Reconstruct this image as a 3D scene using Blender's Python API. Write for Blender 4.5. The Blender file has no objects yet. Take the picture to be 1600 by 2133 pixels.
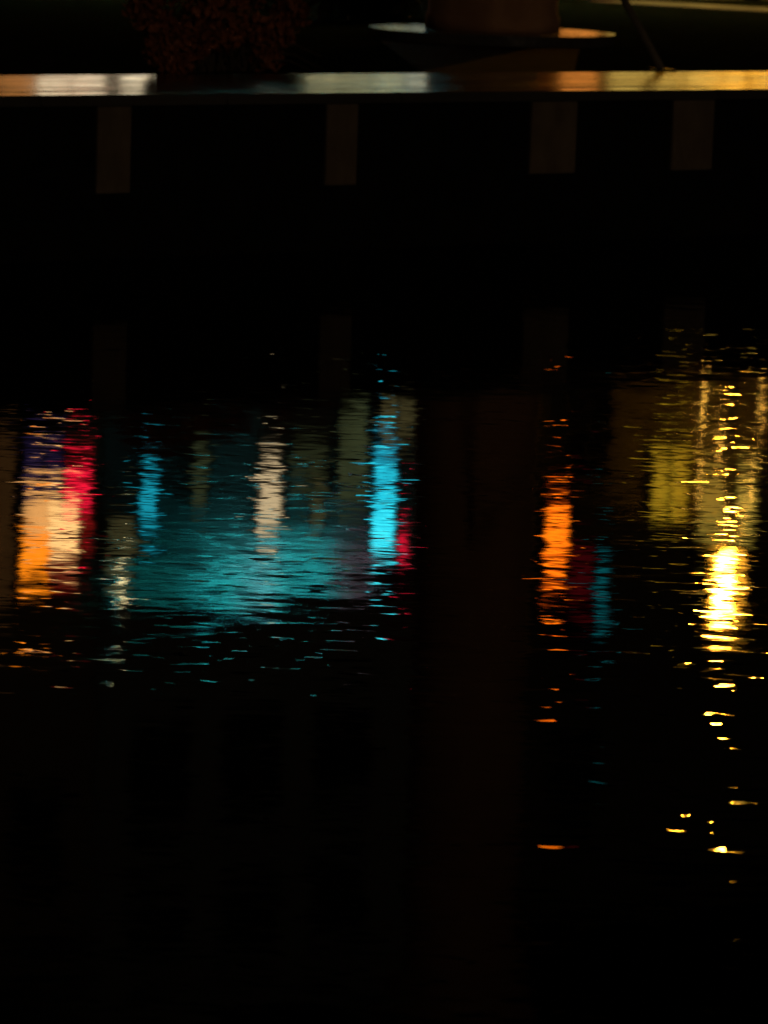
import bpy, bmesh, math, random
from mathutils import Vector, Matrix

R = math.radians
scene = bpy.context.scene
col = scene.collection
random.seed(7)

# ------------------------------------------------------------------ camera
# someone standing on the near quay, long lens pointed down at the water
cam_d = bpy.data.cameras.new('camera')
cam = bpy.data.objects.new('camera', cam_d)
col.objects.link(cam)
scene.camera = cam
PITCH, ROLL, EYE = math.atan(1336.5 / 8000.0), 0.033, 3.58
u0 = Vector((0, math.sin(PITCH), math.cos(PITCH)))
fw = Vector((0, math.cos(PITCH), -math.sin(PITCH)))
r0 = Vector((1, 0, 0))
cr = r0 * math.cos(ROLL) + u0 * math.sin(ROLL)
cu = -r0 * math.sin(ROLL) + u0 * math.cos(ROLL)
cam.matrix_world = Matrix(((cr.x, cu.x, -fw.x, 0), (cr.y, cu.y, -fw.y, 0), (cr.z, cu.z, -fw.z, EYE), (0, 0, 0, 1)))
cam_d.sensor_fit = 'HORIZONTAL'
cam_d.sensor_width = 36.0
cam_d.lens = 180.0
cam_d.clip_start = 0.1
cam_d.clip_end = 2000.0
cam_d.dof.use_dof = True
cam_d.dof.focus_distance = 20.5
cam_d.dof.aperture_fstop = 4.8

# ------------------------------------------------------------------ night sky, added dim warm fill for unseen lights on the near bank
world = bpy.data.worlds.new('World')
scene.world = world
world.use_nodes = True
wn = world.node_tree.nodes
sky = wn.new('ShaderNodeTexSky')
sky.sky_type = 'NISHITA'
sky.sun_disc = False
sky.sun_elevation = R(-8.0)
sky.sun_rotation = R(200)
wn['Background'].inputs['Strength'].default_value = 0.02
world.node_tree.links.new(sky.outputs[0], wn['Background'].inputs['Color'])

sun_d = bpy.data.lights.new('fill_sun', 'SUN')  # unseen fill, added to light the pilasters and column from the camera side
sun_d.energy = 0.075
sun_d.angle = R(6)
sun_d.color = (1.0, 0.72, 0.45)
sun = bpy.data.objects.new('fill_sun', sun_d)
col.objects.link(sun)
sun.rotation_euler = Vector((-0.35, 1.0, -0.22)).to_track_quat('-Z', 'Y').to_euler()

vs = scene.view_settings
vs.view_transform = 'Standard'
vs.look = 'None'
vs.exposure = 0.0
vs.gamma = 1.0
cy = scene.cycles
cy.use_denoising = True
cy.denoiser = 'OPENIMAGEDENOISE'
cy.denoising_input_passes = 'RGB_ALBEDO'
cy.max_bounces = 4
cy.diffuse_bounces = 1
cy.glossy_bounces = 3
cy.sample_clamp_indirect = 3.0
cy.sample_clamp_direct = 0.0
cy.caustics_reflective = True
cy.blur_glossy = 0.3

# ------------------------------------------------------------------ street frame: s runs along the quay, t inland, z up from the water
TH = math.atan(0.737)
ORG = Vector((0, 36.85, 0))
SV = Vector((math.cos(TH), math.sin(TH), 0))
TV = Vector((-math.sin(TH), math.cos(TH), 0))
G = 1.5                      # height of the quay above the water


def W(s, t, z):
    return ORG + SV * s + TV * t + Vector((0, 0, z))


# ------------------------------------------------------------------ materials
def new_mat(name):
    m = bpy.data.materials.new(name)
    m.use_nodes = True
    nt = m.node_tree
    return m, nt, nt.nodes['Principled BSDF']


def ramp(nt, a, b, p0=0.3, p1=0.7):
    r = nt.nodes.new('ShaderNodeValToRGB')
    r.color_ramp.elements[0].position = p0
    r.color_ramp.elements[1].position = p1
    r.color_ramp.elements[0].color = (*a, 1)
    r.color_ramp.elements[1].color = (*b, 1)
    return r


def noise(nt, scale, detail=4, rough=0.6, stretch=(1, 1, 1), coord='Object'):
    tc = nt.nodes.new('ShaderNodeTexCoord')
    mp = nt.nodes.new('ShaderNodeMapping')
    mp.inputs['Scale'].default_value = stretch
    n = nt.nodes.new('ShaderNodeTexNoise')
    n.inputs['Scale'].default_value = scale
    n.inputs['Detail'].default_value = detail
    n.inputs['Roughness'].default_value = rough
    nt.links.new(tc.outputs[coord], mp.inputs[0])
    nt.links.new(mp.outputs[0], n.inputs['Vector'])
    return n


def rough_mat(name, a, b, scale, rough=(0.6, 0.9), bump=0.3, stretch=(1, 1, 1), spec=0.5, dist=0.02):
    m, nt, p = new_mat(name)
    n = noise(nt, scale, 6, 0.65, stretch)
    r = ramp(nt, a, b)
    nt.links.new(n.outputs['Fac'], r.inputs[0])
    nt.links.new(r.outputs[0], p.inputs['Base Color'])
    n2 = noise(nt, scale * 2.7, 4, 0.6, stretch)
    mr = nt.nodes.new('ShaderNodeMapRange')
    mr.inputs['From Min'].default_value = 0.3
    mr.inputs['From Max'].default_value = 0.7
    mr.inputs['To Min'].default_value = rough[0]
    mr.inputs['To Max'].default_value = rough[1]
    nt.links.new(n2.outputs['Fac'], mr.inputs['Value'])
    nt.links.new(mr.outputs[0], p.inputs['Roughness'])
    bp = nt.nodes.new('ShaderNodeBump')
    bp.inputs['Strength'].default_value = bump
    bp.inputs['Distance'].default_value = dist
    nt.links.new(n2.outputs['Fac'], bp.inputs['Height'])
    nt.links.new(bp.outputs[0], p.inputs['Normal'])
    p.inputs['Specular IOR Level'].default_value = spec
    return m


def glow_mat(name, colour, strength, vary=0.35, scale=2.5, stretch=(1, 1, 1)):
    """A lit face: lamp glass, sign face or a window with a lamp on behind it."""
    m, nt, p = new_mat(name)
    p.inputs['Base Color'].default_value = (*[min(0.6, 0.1 + 0.3 * c) for c in colour], 1)
    p.inputs['Roughness'].default_value = 0.4
    if vary <= 0.1:
        p.inputs['Emission Color'].default_value = (*colour, 1)
        p.inputs['Emission Strength'].default_value = strength
        return m
    n = noise(nt, scale, 3, 0.5, stretch)
    mr = nt.nodes.new('ShaderNodeMapRange')
    mr.inputs['From Min'].default_value = 0.3
    mr.inputs['From Max'].default_value = 0.7
    mr.inputs['To Min'].default_value = strength * (1 - vary)
    mr.inputs['To Max'].default_value = strength * (1 + vary)
    nt.links.new(n.outputs['Fac'], mr.inputs['Value'])
    p.inputs['Emission Color'].default_value = (*colour, 1)
    nt.links.new(mr.outputs[0], p.inputs['Emission Strength'])
    return m


def water_mat():
    m, nt, p = new_mat('canal_water')
    N, L = nt.nodes, nt.links
    N.remove(p)
    body = N.new('ShaderNodeBsdfDiffuse')
    body.inputs['Color'].default_value = (0.0012, 0.0015, 0.0013, 1)
    gloss = N.new('ShaderNodeBsdfGlossy')
    gloss.distribution = 'BECKMANN'
    gloss.inputs['Roughness'].default_value = 0.055
    fres = N.new('ShaderNodeFresnel')
    fres.inputs['IOR'].default_value = 1.333
    mix = N.new('ShaderNodeMixShader')
    L.new(fres.outputs[0], mix.inputs['Fac'])
    L.new(body.outputs[0], mix.inputs[1])
    L.new(gloss.outputs[0], mix.inputs[2])
    L.new(mix.outputs[0], N['Material Output'].inputs['Surface'])
    geo = N.new('ShaderNodeNewGeometry')

    def slopes(scale, detail, rough, sx, sy, off, ang=0.0):
        mp = N.new('ShaderNodeMapping')
        mp.inputs['Scale'].default_value = (sx, sy, 1)
        mp.inputs['Location'].default_value = (off, off * 1.7, off * 0.3)
        mp.inputs['Rotation'].default_value = (0, 0, ang)
        L.new(geo.outputs['Position'], mp.inputs[0])
        n = N.new('ShaderNodeTexNoise')
        n.inputs['Scale'].default_value = scale
        n.inputs['Detail'].default_value = detail
        n.inputs['Roughness'].default_value = rough
        n.inputs['Distortion'].default_value = 0.7
        L.new(mp.outputs[0], n.inputs['Vector'])
        sub = N.new('ShaderNodeVectorMath')
        sub.operation = 'SUBTRACT'
        sub.inputs[1].default_value = (0.5, 0.5, 0.5)
        L.new(n.outputs['Color'], sub.inputs[0])
        return sub

    def vscale(v, k):
        s = N.new('ShaderNodeVectorMath')
        s.operation = 'SCALE'
        L.new(v.outputs[0], s.inputs[0])
        if isinstance(k, (int, float)):
            s.inputs['Scale'].default_value = k
        else:
            L.new(k, s.inputs['Scale'])
        return s

    def vadd(a, b):
        s = N.new('ShaderNodeVectorMath')
        s.operation = 'ADD'
        L.new(a.outputs[0], s.inputs[0])
        L.new(b.outputs[0], s.inputs[1])
        return s

    # capillary ripples, gentle swell, and sparse steep wavelets
    fine = vscale(slopes(13.0, 2.5, 0.55, 0.34, 1.0, 3.1, 0.10), 0.024)
    mid = vscale(slopes(4.6, 1.5, 0.5, 0.40, 1.0, 31.0, -0.08), 0.014)
    swell = vscale(slopes(1.9, 2.0, 0.5, 0.6, 1.0, 11.0, -0.2), 0.013)
    st = slopes(17.0, 1.0, 0.5, 0.32, 1.0, 23.0, 0.06)
    sq = N.new('ShaderNodeVectorMath')
    sq.operation = 'MULTIPLY'
    L.new(st.outputs[0], sq.inputs[0])
    L.new(st.outputs[0], sq.inputs[1])
    cu3 = N.new('ShaderNodeVectorMath')
    cu3.operation = 'MULTIPLY'
    L.new(sq.outputs[0], cu3.inputs[0])
    L.new(st.outputs[0], cu3.inputs[1])
    qn = N.new('ShaderNodeVectorMath')
    qn.operation = 'MULTIPLY'
    L.new(cu3.outputs[0], qn.inputs[0])
    L.new(sq.outputs[0], qn.inputs[1])
    sr = vscale(qn, 80.0)
    ab = N.new('ShaderNodeVectorMath')
    ab.operation = 'ABSOLUTE'
    L.new(sr.outputs[0], ab.inputs[0])
    ak = vscale(ab, 1.0 / 0.055)
    a1 = N.new('ShaderNodeVectorMath')
    a1.operation = 'ADD'
    a1.inputs[1].default_value = (1, 1, 1)
    L.new(ak.outputs[0], a1.inputs[0])
    steep = N.new('ShaderNodeVectorMath')
    steep.operation = 'DIVIDE'
    L.new(sr.outputs[0], steep.inputs[0])
    L.new(a1.outputs[0], steep.inputs[1])
    # wind patches
    mp = N.new('ShaderNodeMapping')
    mp.inputs['Scale'].default_value = (0.5, 1, 1)
    L.new(geo.outputs['Position'], mp.inputs[0])
    pn = N.new('ShaderNodeTexNoise')
    pn.inputs['Scale'].default_value = 0.55
    pn.inputs['Detail'].default_value = 2
    L.new(mp.outputs[0], pn.inputs['Vector'])
    mr = N.new('ShaderNodeMapRange')
    mr.inputs['From Min'].default_value = 0.35
    mr.inputs['From Max'].default_value = 0.65
    mr.inputs['To Min'].default_value = 0.35
    mr.inputs['To Max'].default_value = 1.25
    L.new(pn.outputs['Fac'], mr.inputs['Value'])
    sep = N.new('ShaderNodeSeparateXYZ')
    L.new(geo.outputs['Position'], sep.inputs[0])
    yk = N.new('ShaderNodeMath')
    yk.operation = 'MULTIPLY_ADD'
    yk.inputs[1].default_value = -0.066
    L.new(sep.outputs['Y'], yk.inputs[0])
    L.new(sep.outputs['X'], yk.inputs[2])
    br = N.new('ShaderNodeMapRange')
    br.interpolation_type = 'SMOOTHSTEP'
    br.inputs['From Min'].default_value = -0.45
    br.inputs['From Max'].default_value = 0.25
    br.inputs['To Min'].default_value = 0.8
    br.inputs['To Max'].default_value = 1.3
    L.new(yk.outputs[0], br.inputs['Value'])
    steep = vscale(steep, br.outputs[0])
    tot = vadd(vscale(vadd(vadd(fine, mid), steep), mr.outputs[0]), swell)
    flat = N.new('ShaderNodeVectorMath')
    flat.operation = 'MULTIPLY'
    flat.inputs[1].default_value = (1, 1, 0)
    L.new(tot.outputs[0], flat.inputs[0])
    up = N.new('ShaderNodeVectorMath')
    up.operation = 'ADD'
    up.inputs[1].default_value = (0, 0, 1)
    L.new(flat.outputs[0], up.inputs[0])
    nr = N.new('ShaderNodeVectorMath')
    nr.operation = 'NORMALIZE'
    L.new(up.outputs[0], nr.inputs[0])
    L.new(nr.outputs[0], gloss.inputs['Normal'])
    L.new(nr.outputs[0], fres.inputs['Normal'])
    return m


M = {}
M['water'] = water_mat()
M['paving'] = rough_mat('wet_granite_paving', (0.05, 0.045, 0.04), (0.10, 0.09, 0.08), 1.1, (0.08, 0.29), 0.55, (0.30, 2.4, 1), 0.5, 0.014)
M['lawn'] = rough_mat('dark_turf', (0.012, 0.016, 0.006), (0.03, 0.035, 0.012), 5.0, (0.95, 1.0), 0.6, spec=0.0)
M['earth'] = rough_mat('brown_damp_earth', (0.03, 0.016, 0.010), (0.07, 0.040, 0.024), 4.0, (0.9, 1.0), 0.4, spec=0.02)
M['asphalt'] = rough_mat('wet_asphalt', (0.03, 0.03, 0.03), (0.055, 0.055, 0.055), 6.0, (0.4, 0.6), 0.3)
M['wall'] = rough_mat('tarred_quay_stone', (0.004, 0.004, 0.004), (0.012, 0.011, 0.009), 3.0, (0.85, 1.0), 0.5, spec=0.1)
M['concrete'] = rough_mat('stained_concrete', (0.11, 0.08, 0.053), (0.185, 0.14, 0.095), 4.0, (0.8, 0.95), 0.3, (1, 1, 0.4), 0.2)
M['shaft'] = rough_mat('brown_render', (0.34, 0.17, 0.085), (0.50, 0.27, 0.14), 2.2, (0.75, 0.95), 0.3, (1, 1, 0.5), 0.25)
M['paint'] = rough_mat('black_spray_paint', (0.01, 0.01, 0.01), (0.02, 0.02, 0.02), 9.0, (0.5, 0.7), 0.1)
M['step'] = rough_mat('wet_step_stone', (0.05, 0.045, 0.04), (0.09, 0.08, 0.07), 4.0, (0.14, 0.3), 0.1)
M['steel'] = rough_mat('dull_painted_steel', (0.10, 0.08, 0.05), (0.20, 0.16, 0.10), 8.0, (0.45, 0.65), 0.15)
M['black'] = rough_mat('black_metal', (0.012, 0.012, 0.013), (0.03, 0.03, 0.03), 8.0, (0.4, 0.6), 0.1)
M['red_leaf'] = rough_mat('russet_leaf', (0.10, 0.022, 0.008), (0.46, 0.14, 0.04), 9.0, (0.5, 0.8), 0.1)
M['green_leaf'] = rough_mat('dark_green_leaf', (0.02, 0.035, 0.012), (0.05, 0.08, 0.025), 7.0, (0.5, 0.8), 0.1)
M['bark'] = rough_mat('bark', (0.04, 0.025, 0.015), (0.10, 0.065, 0.04), 10.0, (0.8, 1.0), 0.4)
M['plaster_a'] = rough_mat('ochre_plaster', (0.13, 0.10, 0.06), (0.18, 0.14, 0.09), 2.0, (0.8, 0.95), 0.2)
M['plaster_b'] = rough_mat('grey_green_plaster', (0.12, 0.13, 0.118), (0.19, 0.20, 0.18), 2.0, (0.8, 0.95), 0.2)
M['plaster_c'] = rough_mat('olive_brick', (0.06, 0.055, 0.03), (0.10, 0.085, 0.05), 2.0, (0.8, 0.95), 0.2)
M['roof'] = rough_mat('slate', (0.03, 0.03, 0.035), (0.06, 0.06, 0.065), 3.0, (0.5, 0.8), 0.3)
M['frame'] = rough_mat('dark_window_frame', (0.03, 0.03, 0.03), (0.06, 0.055, 0.05), 5.0, (0.4, 0.6), 0.1)
M['red_cloth'] = rough_mat('dark_red_awning_cloth', (0.16, 0.008, 0.012), (0.26, 0.015, 0.02), 4.0, (0.8, 0.95), 0.2)
m, nt, p = new_mat('unlit_glass')
p.inputs['Base Color'].default_value = (0.01, 0.011, 0.012, 1)
p.inputs['Roughness'].default_value = 0.08
M['glass'] = m


# ------------------------------------------------------------------ mesh helpers
class MB:
    def __init__(self):
        self.bm = bmesh.new()

    def box(self, x0, x1, y0, y1, z0, z1, bevel=0.0):
        vs_ = [self.bm.verts.new((x, y, z)) for x in (x0, x1) for y in (y0, y1) for z in (z0, z1)]
        fs = [(0, 1, 3, 2), (4, 6, 7, 5), (0, 4, 5, 1), (2, 3, 7, 6), (0, 2, 6, 4), (1, 5, 7, 3)]
        nf = [self.bm.faces.new([vs_[i] for i in f]) for f in fs]
        if bevel:
            es = list({e for f in nf for e in f.edges})
            bmesh.ops.bevel(self.bm, geom=es, offset=bevel, segments=2, affect='EDGES', profile=0.6)
        return self

    def lathe(self, prof, n=32, cx=0, cy=0):
        rings = []
        for r, z in prof:
            rings.append([self.bm.verts.new((cx + r * math.cos(2 * math.pi * k / n), cy + r * math.sin(2 * math.pi * k / n), z)) for k in range(n)])
        for a, b in zip(rings, rings[1:]):
            for k in range(n):
                self.bm.faces.new((a[k], a[(k + 1) % n], b[(k + 1) % n], b[k]))
        self.bm.faces.new(list(reversed(rings[0])))
        self.bm.faces.new(rings[-1])
        return self

    def tube(self, pts, rad, n=10):
        pts = [Vector(p_) for p_ in pts]
        rads = rad if isinstance(rad, (list, tuple)) else [rad] * len(pts)
        rings = []
        for i, p_ in enumerate(pts):
            d = (pts[min(i + 1, len(pts) - 1)] - pts[max(i - 1, 0)]).normalized()
            a = d.orthogonal().normalized()
            b = d.cross(a)
            if rings:
                # keep the ring's seam aligned with the previous ring
                ref = (rings[-1][0].co - pts[i - 1])
                ref = (ref - d * ref.dot(d)).normalized()
                a, b = ref, d.cross(ref)
            rings.append([self.bm.verts.new(p_ + (a * math.cos(2 * math.pi * k / n) + b * math.sin(2 * math.pi * k / n)) * rads[i]) for k in range(n)])
        for a, b in zip(rings, rings[1:]):
            for k in range(n):
                self.bm.faces.new((a[k], a[(k + 1) % n], b[(k + 1) % n], b[k]))
        self.bm.faces.new(list(reversed(rings[0])))
        self.bm.faces.new(rings[-1])
        return self

    def poly(self, pts):
        self.bm.faces.new([self.bm.verts.new(p_) for p_ in pts])
        return self

    def prism(self, pts, z0, z1):
        n = len(pts)
        a = [self.bm.verts.new((x, y, z0)) for x, y in pts]
        b = [self.bm.verts.new((x, y, z1)) for x, y in pts]
        self.bm.faces.new(list(reversed(a)))
        self.bm.faces.new(b)
        for k in range(n):
            self.bm.faces.new((a[k], a[(k + 1) % n], b[(k + 1) % n], b[k]))
        return self

    def build(self, name, mat, parent=None, smooth=False):
        bmesh.ops.recalc_face_normals(self.bm, faces=self.bm.faces[:])
        me = bpy.data.meshes.new(name)
        self.bm.to_mesh(me)
        self.bm.free()
        me.materials.append(mat)
        if smooth:
            for f_ in me.polygons:
                f_.use_smooth = True
        o = bpy.data.objects.new(name, me)
        col.objects.link(o)
        if parent:
            o.parent = parent
        return o


def tag(o, label=None, cat=None, group=None, kind=None):
    if label:
        o['label'] = label
    if cat:
        o['category'] = cat
    if group:
        o['group'] = group
    if kind:
        o['kind'] = kind
    return o


def place(o, s, t, z, rz=0.0):
    o.location = W(s, t, z)
    o.rotation_euler = (0, 0, TH + rz)
    return o


def thing(name, s, t, z, label, cat, group=None, rz=0.0):
    o = bpy.data.objects.new(name, None)
    col.objects.link(o)
    place(o, s, t, z, rz)
    return tag(o, label, cat, group)


# ------------------------------------------------------------------ setting: water, quay land, promenade, lawn, road
b = MB()
b.poly([(-400, 2, 0), (400, 2, 0), (400, 500, 0), (-400, 500, 0)])
tag(b.build('water', M['water']), 'black night water of the canal with coloured rippling reflections', 'water', kind='structure')

b = MB()
b.box(-120, 120, 0.35, 200, -2.0, G - 0.03)
tag(place(b.build('ground', M['lawn']), 0, 0, 0), 'dark turf behind the lit promenade', 'ground', kind='structure')

b = MB()
b.box(-120, 120, 0.42, 2.72, 1.2, G)
tag(place(b.build('promenade_path', M['paving']), 0, 0, 0), 'wet paved strip along the quay edge shining with lamp light', 'pavement', kind='structure')

b = MB()
b.box(-120, 120, 22.95, 23.95, 1.0, G - 0.012)
tag(place(b.build('road', M['asphalt']), 0, 0, 0), 'wet narrow street along the house fronts', 'road', kind='structure')

b = MB()
b.prism([(2.4, 2.78), (4.4, 2.78), (9.7, 9.2), (8.4, 10.95), (6.5, 9.2)], 1.2, G - 0.020)
tag(place(b.build('earth_patch', M['earth']), 0, 0, 0), 'bare brown earth round the column foot', 'earth', kind='structure')

b = MB()
b.prism([(20.1, 21.9), (20.15, 21.3), (20.95, 18.0), (30.0, 13.0), (31.0, 15.0), (22.6, 19.6), (21.6, 22.2)], 1.2, G - 0.016)
tag(place(b.build('side_path', M['asphalt']), 0, 0, 0), 'wet side path crossing the dark lawn', 'path', kind='structure')

# quay wall with coping and pilasters
qw = thing('quay_wall', 0, 0, 0, 'dark vertical quay wall rising from the water with four pale pilasters', 'wall')
b = MB()
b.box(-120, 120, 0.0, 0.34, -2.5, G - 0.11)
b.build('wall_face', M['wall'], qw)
b = MB()
for k in range(-14, 15):
    b.box(k * 2.0 + 0.006, k * 2.0 + 1.994, -0.07, 0.416, G - 0.106, G - 0.004, 0.012)
cp = b.build('coping', M['paving'], qw)
cp['kind'] = 'stuff'
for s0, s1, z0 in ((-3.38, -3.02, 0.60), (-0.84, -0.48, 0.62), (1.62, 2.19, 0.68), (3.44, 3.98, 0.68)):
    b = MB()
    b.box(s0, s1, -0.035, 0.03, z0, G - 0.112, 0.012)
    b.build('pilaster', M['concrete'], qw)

# ------------------------------------------------------------------ round column on its step
colm = thing('round_column', 8.35, 9.35, G, 'thick round brown column standing on a low round step', 'column')
b = MB()
b.lathe([(0.86, 0.12), (0.86, 0.30), (0.83, 0.34), (0.76, 4.5), (0.74, 9.2)], 48)
sh = b.build('shaft', M['shaft'], colm, True)
b = MB()
b.lathe([(0.74, 9.2), (0.95, 9.45), (1.0, 9.8), (1.0, 10.0)], 48)
b.build('capital', M['shaft'], colm)
b = MB()
b.lathe([(1.57, -0.1), (1.575, 0.112), (0.87, 0.12)], 64)
b.build('step', M['step'], colm)
for q in range(3):
    b = MB()
    pts = []
    for k in range(22):
        a = R(-105 + 9 * q) + k * 0.028 - TH
        zz = 0.98 + 0.06 * q + 0.07 * math.sin(k * 1.1 + q) + 0.03 * math.sin(k * 2.7)
        rr = 0.832 - 0.0166 * (zz - 0.34) + 0.006
        pts.append((rr * math.cos(a), rr * math.sin(a), zz))
    b.tube(pts, 0.011, 6)
    b.build('graffiti_stroke', M['paint'], sh)

# raking steel brace from the promenade edge up to the column
br = thing('raking_brace', 5.77, 2.92, G, 'thin slanting steel brace leaning from the promenade edge towards the brown column', 'brace')
top_local = Vector((2.05, 5.75, 3.3))
b = MB()
b.tube([Vector((0, 0, 0.0)), top_local * 0.5, top_local], 0.042, 12)
b.build('tube', M['steel'], br, True)
b = MB()
b.box(-0.12, 0.12, -0.1, 0.12, -0.02, 0.02, 0.005)
b.build('foot_plate', M['black'], br)


# ------------------------------------------------------------------ shrubs
def leaf_cloud(n, centres, size, seed, flat=0.6):
    rnd = random.Random(seed)
    verts, faces = [], []
    for _ in range(n):
        c, rad = rnd.choice(centres)
        while True:
            v = Vector((rnd.uniform(-1, 1), rnd.uniform(-1, 1), rnd.uniform(-1, 1)))
            if 0.25 < v.length < 1:
                break
        pnt = Vector(c) + Vector((v.x * rad[0], v.y * rad[1], v.z * rad[2]))
        if pnt.z < 0.02:
            pnt.z = rnd.uniform(0.02, 0.12)
        d = (v + Vector((rnd.gauss(0, .6), rnd.gauss(0, .6), rnd.gauss(-.2, .5)))).normalized()
        a = d.orthogonal().normalized()
        a.rotate(Matrix.Rotation(rnd.uniform(0, 6.28), 3, d))
        w = d.cross(a).normalized()
        L_ = size * rnd.uniform(0.6, 1.4)
        w_ = L_ * 0.32
        i = len(verts)
        nrm = a.cross(w)
        verts += [pnt, pnt + a * L_ * 0.5 + w * w_ + nrm * 0.1 * L_, pnt + a * L_, pnt + a * L_ * 0.5 - w * w_ + nrm * 0.1 * L_]
        faces += [(i, i + 1, i + 2), (i, i + 2, i + 3)]
    return verts, faces


def shrub(name, s, t, label, cat, mat, centres, n, size, seed, twigs, group=None):
    root = thing(name, s, t, G - 0.03, label, cat, group)
    v, f_ = leaf_cloud(n, centres, size, seed)
    me = bpy.data.meshes.new('foliage')
    me.from_pydata([tuple(x) for x in v], [], f_)
    me.materials.append(mat)
    o = bpy.data.objects.new('foliage', me)
    col.objects.link(o)
    o.parent = root
    b = MB()
    rnd = random.Random(seed + 1)
    for c, rad in centres:
        for _ in range(twigs):
            e = Vector(c) + Vector((rnd.uniform(-1, 1) * rad[0], rnd.uniform(-1, 1) * rad[1], rnd.uniform(-.4, 1) * rad[2]))
            m_ = e * 0.5 + Vector((rnd.uniform(-.06, .06), rnd.uniform(-.06, .06), 0.08))
            st_ = Vector((c[0] * 0.5 + rnd.uniform(-.1, .1), c[1] * 0.5 + rnd.uniform(-.1, .1), 0))
            b.tube([st_, m_, e], [0.014, 0.009, 0.003], 5)
    b.build('stem', M['bark'], root)
    return root


rs = shrub('russet_shrub', 0.35, 3.75, 'russet leaved shrub leaning over the promenade strip', 'shrub', M['red_leaf'],
      [((-1.10, -0.42, 0.66), (0.20, 0.22, 0.20)), ((-0.90, -0.42, 0.46), (0.22, 0.24, 0.18)), ((-0.98, -0.55, 0.22), (0.15, 0.2, 0.14)),
       ((-0.88, -0.65, 0.10), (0.14, 0.16, 0.10)), ((-0.60, -0.5, 0.30), (0.20, 0.22, 0.16)), ((-0.33, -0.35, 0.66), (0.24, 0.26, 0.20)),
       ((-0.55, -0.10, 0.88), (0.34, 0.30, 0.22)), ((0.20, -0.12, 0.76), (0.30, 0.28, 0.18)), ((0.28, -0.22, 0.44), (0.24, 0.22, 0.16)),
       ((0.70, -0.15, 0.40), (0.18, 0.2, 0.16)), ((0.86, -0.15, 0.60), (0.20, 0.22, 0.16)), ((0.52, -0.25, 0.16), (0.16, 0.18, 0.12)),
       ((-0.06, -0.25, 0.40), (0.20, 0.22, 0.20)), ((-0.2, 0.15, 0.35), (0.5, 0.3, 0.32))], 4200, 0.085, 5, 5)
for q, (a0, a1) in enumerate((((0.45, -0.2, 0.22), (1.02, -0.62, 0.03)), ((0.5, -0.2, 0.30), (1.10, -0.45, 0.16)), ((0.4, -0.3, 0.12), (0.80, -0.75, 0.02)))):
    b = MB()
    v0, v1 = Vector(a0), Vector(a1)
    b.tube([v0, v0.lerp(v1, 0.5) + Vector((0.02, 0, 0.06)), v0.lerp(v1, 0.8) + Vector((0, 0.03, 0.03)), v1], [0.011, 0.009, 0.007, 0.004], 6)
    b.build('twig', M['bark'], rs)
for k, (s, t, sd) in enumerate(((9.2, 14.6, 21), (11.6, 15.6, 22))):
    shrub('green_shrub', s, t, ['low dark green shrub behind the russet one', 'low dark green shrub close by the brown column'][k], 'shrub', M['green_leaf'],
          [((-0.8, 0, 0.45), (0.9, 0.7, 0.5)), ((0.5, 0.1, 0.5), (1.0, 0.7, 0.55)), ((1.3, 0, 0.35), (0.6, 0.5, 0.4))], 2600, 0.12, sd, 8, 'green shrubs on the lawn')

# ------------------------------------------------------------------ buildings across the street (t = 24), seen in the water
FT = 24.0


def building(name, s0, s1, h, mat, label, roofh=2.0):
    root = thing(name, s0, FT, G - 0.03, label, 'building')
    w = s1 - s0
    b = MB()
    b.box(0, w, 0, 9, 0, h)
    b.build('wall', mat, root)
    b = MB()
    n0, n1 = (-0.3, h), (w + 0.3, h)
    bm = b.bm
    v = [bm.verts.new(c) for c in ((-0.0, -0.35, h), (w, -0.35, h), (w, 9.35, h), (0, 9.35, h), (0, 4.5, h + roofh), (w, 4.5, h + roofh))]
    for f_ in ((0, 1, 5, 4), (2, 3, 4, 5), (0, 4, 3), (1, 2, 5), (3, 2, 1, 0)):
        bm.faces.new([v[i] for i in f_])
    b.build('roof', M['roof'], root)
    b = MB()
    b.box(0, w, -0.18, -0.002, h - 0.4, h - 0.1, 0.03)
    b.build('cornice', mat, root)
    b = MB()
    b.box(0, w, -0.07, -0.002, 3.15, 3.35, 0.02)
    b.build('string_course', mat, root)
    return root


def window(root, x0, x1, z0, z1, pane_mats, cols=1, rows=1, label=None, fr=0.06):
    """frame proud of the wall, one pane per light; x and z in the building's own frame"""
    b = MB()
    b.box(x0 - fr, x1 + fr, -0.09, -0.003, z1, z1 + fr)
    b.box(x0 - fr, x1 + fr, -0.12, -0.003, z0 - fr, z0)
    b.box(x0 - fr, x0, -0.09, -0.003, z0, z1)
    b.box(x1, x1 + fr, -0.09, -0.003, z0, z1)
    dx, dz = (x1 - x0) / cols, (z1 - z0) / rows
    for c in range(1, cols):
        b.box(x0 + c * dx - 0.012, x0 + c * dx + 0.012, -0.085, -0.03, z0, z1)
    for r_ in range(1, rows):
        b.box(x0, x1, -0.08, -0.032, z0 + r_ * dz - 0.02, z0 + r_ * dz + 0.02)
    f_ = b.build('window', M['frame'], root)
    if label:
        f_['label'] = label
    k = 0
    for r_ in range(rows):
        for c in range(cols):
            b = MB()
            b.box(x0 + c * dx + 0.002, x0 + (c + 1) * dx - 0.002, -0.028, -0.004, z0 + r_ * dz + 0.002, z0 + (r_ + 1) * dz - 0.002)
            b.build('pane', pane_mats[k % len(pane_mats)], f_)
            k += 1
    return f_


def door(root, x0, x1, h):
    b = MB()
    b.box(x0, x1, -0.08, -0.003, 0, h, 0.01)
    d = b.build('door', M['frame'], root)
    b = MB()
    b.tube([(x1 - 0.12, -0.13, 1.0), (x1 - 0.12, -0.13, 1.25)], 0.012, 8)
    b.build('handle', M['steel'], d)


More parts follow.
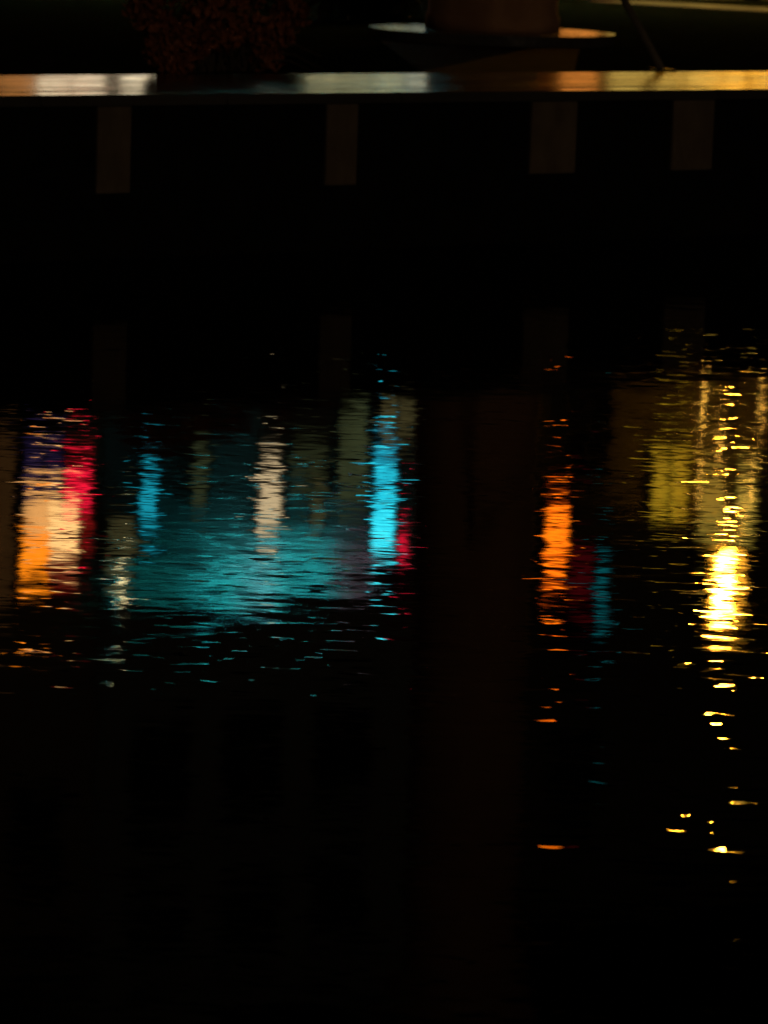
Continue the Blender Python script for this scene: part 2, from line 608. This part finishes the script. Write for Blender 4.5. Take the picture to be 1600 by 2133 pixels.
glow = glow_mat
g_purple = glow('purple_lit_pane', (0.25, 0.16, 0.75), 0.11)
g_olive = glow('dim_yellow_pane', (0.95, 0.80, 0.30), 0.14, 0.5)
g_olive2 = glow('faint_green_pane', (0.70, 0.85, 0.35), 0.10, 0.6, 1.4)
g_beige = glow('beige_lit_pane', (1.0, 0.74, 0.40), 2.0, 0.3, 3.0)
g_yellow = glow('amber_pane', (1.0, 0.66, 0.03), 0.75, 0.5, 2.0)
g_yellow2 = glow('pale_amber_pane', (1.0, 0.72, 0.10), 0.6, 0.6, 2.0)
g_brown = glow('brown_lit_pane', (1.0, 0.45, 0.12), 0.06, 0.4)

GB = G - 0.03
g_shop_w = glow('shop_white_pane', (1.0, 0.82, 0.52), 1.9, 0.5, 1.5)
g_shop_o = glow('shop_orange_pane', (1.0, 0.40, 0.10), 0.8, 0.4, 1.5)
g_shop_d = glow('shop_dim_pane', (1.0, 0.78, 0.45), 0.7, 0.6, 1.5)
g_shop_g = glow('shop_green_white_pane', (1.0, 0.92, 0.45), 1.2, 0.5, 1.5)
g_shop_c = glow('shop_cyan_pane', (1.0, 0.98, 0.66), 1.2, 0.4, 1.5)
g_shop_y = glow('shop_yellow_pane', (1.0, 0.66, 0.13), 1.1, 0.6, 1.5)
g_shop_r = glow('shop_deep_orange_pane', (1.0, 0.33, 0.05), 1.3, 0.4, 1.5)
g_tube = glow('teal_tube', (0.03, 0.80, 0.90), 92.0, 0.1)
g_tube_lo = glow('dim_teal_tube', (0.03, 0.75, 0.75), 18.0, 0.1)
g_tube_pale = glow('pale_teal_tube', (0.20, 0.86, 1.0), 150.0, 0.1)
g_tube_mauve = glow('mauve_tube', (0.75, 0.42, 0.62), 20.0, 0.1)
# left: corner house with the big lit board
bs = 2.0
A = building('ochre_house', bs, 11.80, 13.5, M['plaster_a'], 'ochre plaster house with a lit signboard over the street')
door(A, 5.0, 6.1, 2.4)
window(A, 8.4 - bs, 11.70 - bs, 0.5, 2.9, [g_shop_o, g_shop_o, g_shop_o, g_shop_w, g_shop_w], 5, 1)
window(A, 10.27 - bs, 11.04 - bs, 6.02 - GB, 6.62 - GB, [g_purple], 2, 1)
window(A, 9.70 - bs, 10.12 - bs, 5.8 - GB, 8.7 - GB, [g_brown], 1, 3)
for x in (2.0, 3.6, 5.2, 6.4):
    for z in (4.4, 7.6, 10.4):
        window(A, x, x + 0.9, z, z + 1.6, [M['glass']], 2, 2)
window(A, 8.2, 9.1, 10.4, 12.0, [M['glass']], 2, 2)

# middle: bar with a teal lit upper room
bs = 11.85
B = building('teal_lit_house', bs, 18.75, 15.0, M['plaster_b'], 'grey green house with a teal lit upper room')
door(B, 2.6, 3.6, 2.4)
window(B, 11.98 - bs, 13.4 - bs, 0.5, 2.9, [g_shop_w, g_shop_d], 2, 1)
window(B, 15.7 - bs, 18.5 - bs, 0.5, 2.9, [g_shop_g, g_shop_g, g_shop_g, g_shop_c], 4, 1)
window(B, 11.92 - bs, 12.48 - bs, 7.35 - GB, 8.22 - GB, [g_olive], 1, 2)
window(B, 13.60 - bs, 13.92 - bs, 6.3 - GB, 7.05 - GB, [g_olive2], 1, 2)
window(B, 14.97 - bs, 15.43 - bs, 6.68 - GB, 7.70 - GB, [g_beige], 1, 2)
window(B, 16.03 - bs, 16.34 - bs, 7.1 - GB, 7.86 - GB, [g_olive], 1, 2)
window(B, 17.50 - bs, 18.25 - bs, 5.30 - GB, 6.15 - GB, [g_olive], 2, 1)
window(B, 16.62 - bs, 17.25 - bs, 5.6 - GB, 7.4 - GB, [g_olive2], 1, 2)
window(B, 15.62 - bs, 16.40 - bs, 6.35 - GB, 6.95 - GB, [g_olive2], 1, 2)
# teal light cove: tubes behind a fascia wash the wall below
b = MB()
b.box(0.05, 5.80, -0.48, -0.003, 8.76 - GB, 8.86 - GB)
cv = b.build('cove_hood', M['frame'], B)
b = MB()
b.box(0.05, 5.80, -0.48, -0.44, 8.58 - GB, 8.758 - GB)
b.build('fascia', M['frame'], cv)
for xa, xb, gm in ((0.12, 0.95, g_tube_lo), (1.0, 1.85, g_tube_lo), (1.9, 2.95, g_tube), (2.98, 3.50, g_tube_pale), (3.53, 4.75, g_tube), (4.85, 5.70, g_tube_mauve)):
    b = MB()
    b.tube([(xa, -0.26, 8.69 - GB), (xb, -0.26, 8.69 - GB)], 0.04, 10)
    b.build('tube', gm, cv)
for x in (0.7, 2.6, 4.5):
    window(B, x, x + 1.1, 9.4, 11.2, [M['glass']], 2, 2)
    window(B, x, x + 1.1, 12.2, 13.8, [M['glass']], 2, 2)
b = MB()   # red awning
x0, x1, z1, z0 = 17.62 - bs, 18.55 - bs, 9.55 - GB, 8.60 - GB
b.poly([(x0, -0.02, z1), (x1, -0.02, z1), (x1, -0.75, z0 + 0.18), (x0, -0.75, z0 + 0.18)])
b.poly([(x0, -0.75, z0 + 0.18), (x1, -0.75, z0 + 0.18), (x1, -0.76, z0), (x0, -0.76, z0)])
aw = b.build('awning', M['red_cloth'], B)
so = aw.modifiers.new('thickness', 'SOLIDIFY')
so.thickness = 0.015

# right: brick house behind the lamp
bs = 18.80
Cc = building('olive_brick_house', bs, 32.0, 14.0, M['plaster_c'], 'olive brick house with amber lit windows')
door(Cc, 9.6, 10.6, 2.4)
window(Cc, 21.2 - bs, 22.1 - bs, 0.5, 2.9, [g_shop_r], 1, 1)
window(Cc, 22.3 - bs, 27.8 - bs, 0.5, 2.9, [g_shop_y], 6, 1)
window(Cc, 23.76 - bs, 24.66 - bs, 6.95 - GB, 7.95 - GB, [g_yellow], 2, 2)
window(Cc, 24.95 - bs, 25.55 - bs, 7.55 - GB, 8.65 - GB, [g_yellow2], 1, 2)
window(Cc, 25.85 - bs, 26.42 - bs, 7.55 - GB, 8.65 - GB, [g_yellow2], 1, 2)
for x in (0.8, 2.9, 9.5, 11.2):
    for z in (4.2, 7.4, 10.6):
        window(Cc, x, x + 1.0, z, z + 1.6, [M['glass']], 2, 2)


# ------------------------------------------------------------------ lit signs on the fronts
def blade_sign(name, s, z0, z1, w, face_mats, label, cat='sign', depth=0.14, group=None):
    """box sign on two brackets: housing, lit face(s) stacked upward"""
    root = thing(name, s, FT - 0.30, (z0 + z1) / 2, label, cat, group)
    h = z1 - z0
    b = MB()
    b.box(-w / 2 - 0.03, w / 2 + 0.03, 0.0, depth, -h / 2 - 0.03, h / 2 + 0.03, 0.012)
    b.build('housing', M['black'], root)
    n = len(face_mats)
    for k, fm in enumerate(face_mats):
        b = MB()
        b.box(-w / 2, w / 2, -0.02, -0.003, -h / 2 + h * k / n + 0.004, -h / 2 + h * (k + 1) / n - 0.004, 0.004)
        b.build('lit_face', fm, root)
    for zz in (-h * 0.3, h * 0.3):
        b = MB()
        b.tube([(0, depth, zz), (0, 0.298, zz)], 0.02, 8)
        b.build('bracket', M['black'], root)
    return root


g_red = glow('red_neon_face', (1.0, 0.008, 0.045), 4.2, 0.3, 5)
g_red_m = glow('mid_red_face', (1.0, 0.01, 0.03), 1.6, 0.4, 5)
g_cyan_top = glow('soft_cyan_face', (0.02, 0.55, 0.80), 1.5, 0.4, 4)
g_orange3 = glow('deep_orange_face', (1.0, 0.11, 0.003), 3.2, 0.35, 4)
g_red_lo = glow('dim_red_face', (1.0, 0.01, 0.02), 0.7, 0.4, 5)
g_peach = glow('peach_board_face', (1.0, 0.46, 0.13), 2.5, 0.25, 3)
g_white = glow('warm_white_board_face', (1.0, 0.56, 0.19), 4.2, 0.25, 3)
g_orange = glow('orange_board_face', (1.0, 0.24, 0.006), 4.2, 0.3, 4)
g_orange2 = glow('orange_sign_face', (1.0, 0.20, 0.004), 5.5, 0.35, 4)
g_cyan = glow('sky_blue_sign_face', (0.015, 0.58, 0.78), 1.7, 0.4, 4)
g_cyan2 = glow('cyan_sign_face', (0.02, 0.70, 0.90), 2.8, 0.3, 4)
g_cyan2h = glow('bright_cyan_sign_face', (0.05, 0.86, 1.0), 4.4, 0.25, 4)
g_teal3 = glow('small_teal_face', (0.01, 0.58, 0.66), 0.55, 0.5, 6)
g_dred2 = glow('dark_red_board_face', (1.0, 0.03, 0.02), 0.35, 0.4, 3)
g_dred = glow('dim_maroon_face', (1.0, 0.01, 0.05), 0.10, 0.4, 3)

blade_sign('red_sign', 11.175, 6.285, 6.901, 0.517, [g_red_m, g_red, g_red], 'red neon box sign at the corner of the ochre house')
blade_sign('red_sign', 11.354, 6.991, 7.786, 0.199, [g_dred2, g_dred2], 'narrow red box sign right over the wider red neon sign')
blade_sign('blue_sign', 12.576, 6.464, 7.359, 0.279, [g_cyan, g_cyan], 'sky blue box sign on the grey green house')
blade_sign('cyan_sign', 17.459, 6.304, 8.214, 0.438, [g_cyan_top, g_cyan2, g_cyan2, g_cyan2h], 'tall bright cyan box sign next to the column')
blade_sign('red_sign', 17.892, 8.035, 8.333, 0.169, [g_red], 'smallest red box sign, beside the tall cyan one')
blade_sign('orange_sign', 21.362, 7.716, 8.95, 0.488, [g_orange3, g_orange2, g_orange2, g_orange3], 'orange box sign on the olive brick house')
blade_sign('maroon_sign', 21.983, 8.681, 9.506, 0.457, [g_dred], 'dim maroon panel beside the orange sign')
blade_sign('teal_sign', 22.466, 9.079, 9.646, 0.288, [g_teal3, g_teal3], 'small teal box sign beside the maroon panel')

# one big lit board made of coloured light boxes
bx0, bz0 = 10.637, 7.438
sb = thing('signboard', bx0, FT - 0.30, bz0, 'big lit board of peach, white and orange panels on the ochre house', 'sign')
for fm, a0, a1, c0, c1 in ((g_peach, 10.18, 10.856, 6.603, 6.961), (g_peach, 10.18, 10.637, 6.961, 7.398), (g_white, 10.637, 11.194, 6.961, 7.776), (g_orange, 10.09, 10.637, 7.398, 8.194), (g_dred2, 10.637, 11.194, 7.776, 8.313)):
    b = MB()
    b.box(a0 - bx0, a1 - bx0, 0.0, 0.16, c0 - bz0, c1 - bz0)
    hb = b.build('light_box', M['black'], sb)
    b = MB()
    b.box(a0 - bx0 + 0.008, a1 - bx0 - 0.008, -0.02, -0.003, c0 - bz0 + 0.008, c1 - bz0 - 0.008, 0.004)
    b.build('lit_face', fm, hb)
for zz in (-0.5, 0.4):
    b = MB()
    b.tube([(0, 0.162, zz), (0, 0.298, zz)], 0.03, 8)
    b.build('bracket', M['black'], sb)

# spotlight over the teal room
sp = thing('spotlight', 11.996, FT - 0.4, 8.569, 'small cream spotlight under the eaves of the grey green house', 'spotlight')
b = MB()
b.tube([(0, 0.0, 0), (0, 0.22, 0.03)], [0.13, 0.09], 16)
b.build('housing', M['black'], sp)
b = MB()
b.tube([(0, -0.03, 0), (0, -0.003, 0)], 0.06, 16)
b.build('lens', glow('cream_lens', (1.0, 0.80, 0.38), 30.0, 0.1), sp)
b = MB()
b.tube([(0, 0.22, 0.03), (0, 0.397, 0.03)], 0.02, 8)
b.build('bracket', M['black'], sp)

# twin street lamp in front of the brick house, with added plates blocking its light on the house side
lm = thing('street_lamp', 24.84, 23.0, G - 0.015, 'tall street lamp with two blazing yellow lanterns', 'street lamp')
b = MB()
b.lathe([(0.16, 0), (0.16, 0.5), (0.09, 0.7), (0.06, 4), (0.05, 7.40)], 16)
b.build('post', M['black'], lm, True)
b = MB()
b.tube([(-0.105, 0, 7.65), (-0.10, 0, 7.52), (-0.06, 0, 7.43), (0, 0, 7.402), (0.06, 0, 7.43), (0.10, 0, 7.52), (0.105, 0, 7.65)], 0.03, 10)
b.build('arm', M['black'], lm)
g_lamp = glow('yellow_lamp_glass', (1.0, 0.40, 0.024), 900.0, 0.05)
for hx in (-0.105, 0.105):
    b = MB()
    b.lathe([(0.03, 7.653), (0.055, 7.72), (0.07, 7.88), (0.07, 8.00), (0.055, 8.14), (0.03, 8.20)], 20, hx)
    ln = b.build('lantern', g_lamp, lm, True)
    b = MB()
    b.lathe([(0.04, 8.204), (0.06, 8.23), (0.015, 8.30)], 16, hx)
    b.build('cap', M['black'], ln)
b = MB()
arc = [(0.44 * math.cos(R(a)), -0.08 + 0.34 * math.sin(R(a))) for a in range(0, 181, 15)]
arc2 = [(0.455 * math.cos(R(a)), -0.08 + 0.355 * math.sin(R(a))) for a in range(180, -1, -15)]
b.prism(arc + arc2, 7.45, 8.50)
b.build('spill_block_back', M['black'], lm)  # added plate behind the lanterns, keeps their light off the house front
b = MB()
b.box(-0.47, 0.47, -0.34, 0.30, 8.503, 8.53, 0.006)
b.build('spill_block_top', M['black'], lm)  # added plate over the lanterns, stops their light rising up the front

# two strings of bulbs hanging down from a wire before the brick house
g_bulb = glow('warm_bulb', (1.0, 0.50, 0.07), 60.0, 0.05)
for k, (sa, sb_, lab) in enumerate(((24.48, 24.90, 'string of bright yellow bulbs hanging nearer the twin street lamp'), (25.62, 25.45, 'string of bright yellow bulbs hanging farthest along the brick house'))):
    ls = thing('bulb_string', sa, 23.4, 6.05, lab, 'string lights', 'bulb strings on the brick house')
    n = 4
    pts = [((sb_ - sa) * q / (n - 1) + 0.36 * math.sin(q * 2.3 + 2.2 * k), 0.04 * math.cos(q * 1.7), 0.1 * math.sin(q * 3.1 + k) + 2.05 * q / (n - 1)) for q in range(n)]
    b = MB()
    b.tube(pts + [((sb_ - sa), 0.59, 2.5)], 0.008, 6)
    b.build('cable', M['black'], ls)
    for q, (x, y, z) in enumerate(pts):
        b = MB()
        b.lathe([(0.010, z - 0.072), (0.021, z - 0.056), (0.023, z - 0.04), (0.015, z - 0.018), (0.011, z - 0.010)], 10, x, y - 0.03)
        b.build('bulb', g_bulb, ls, True)
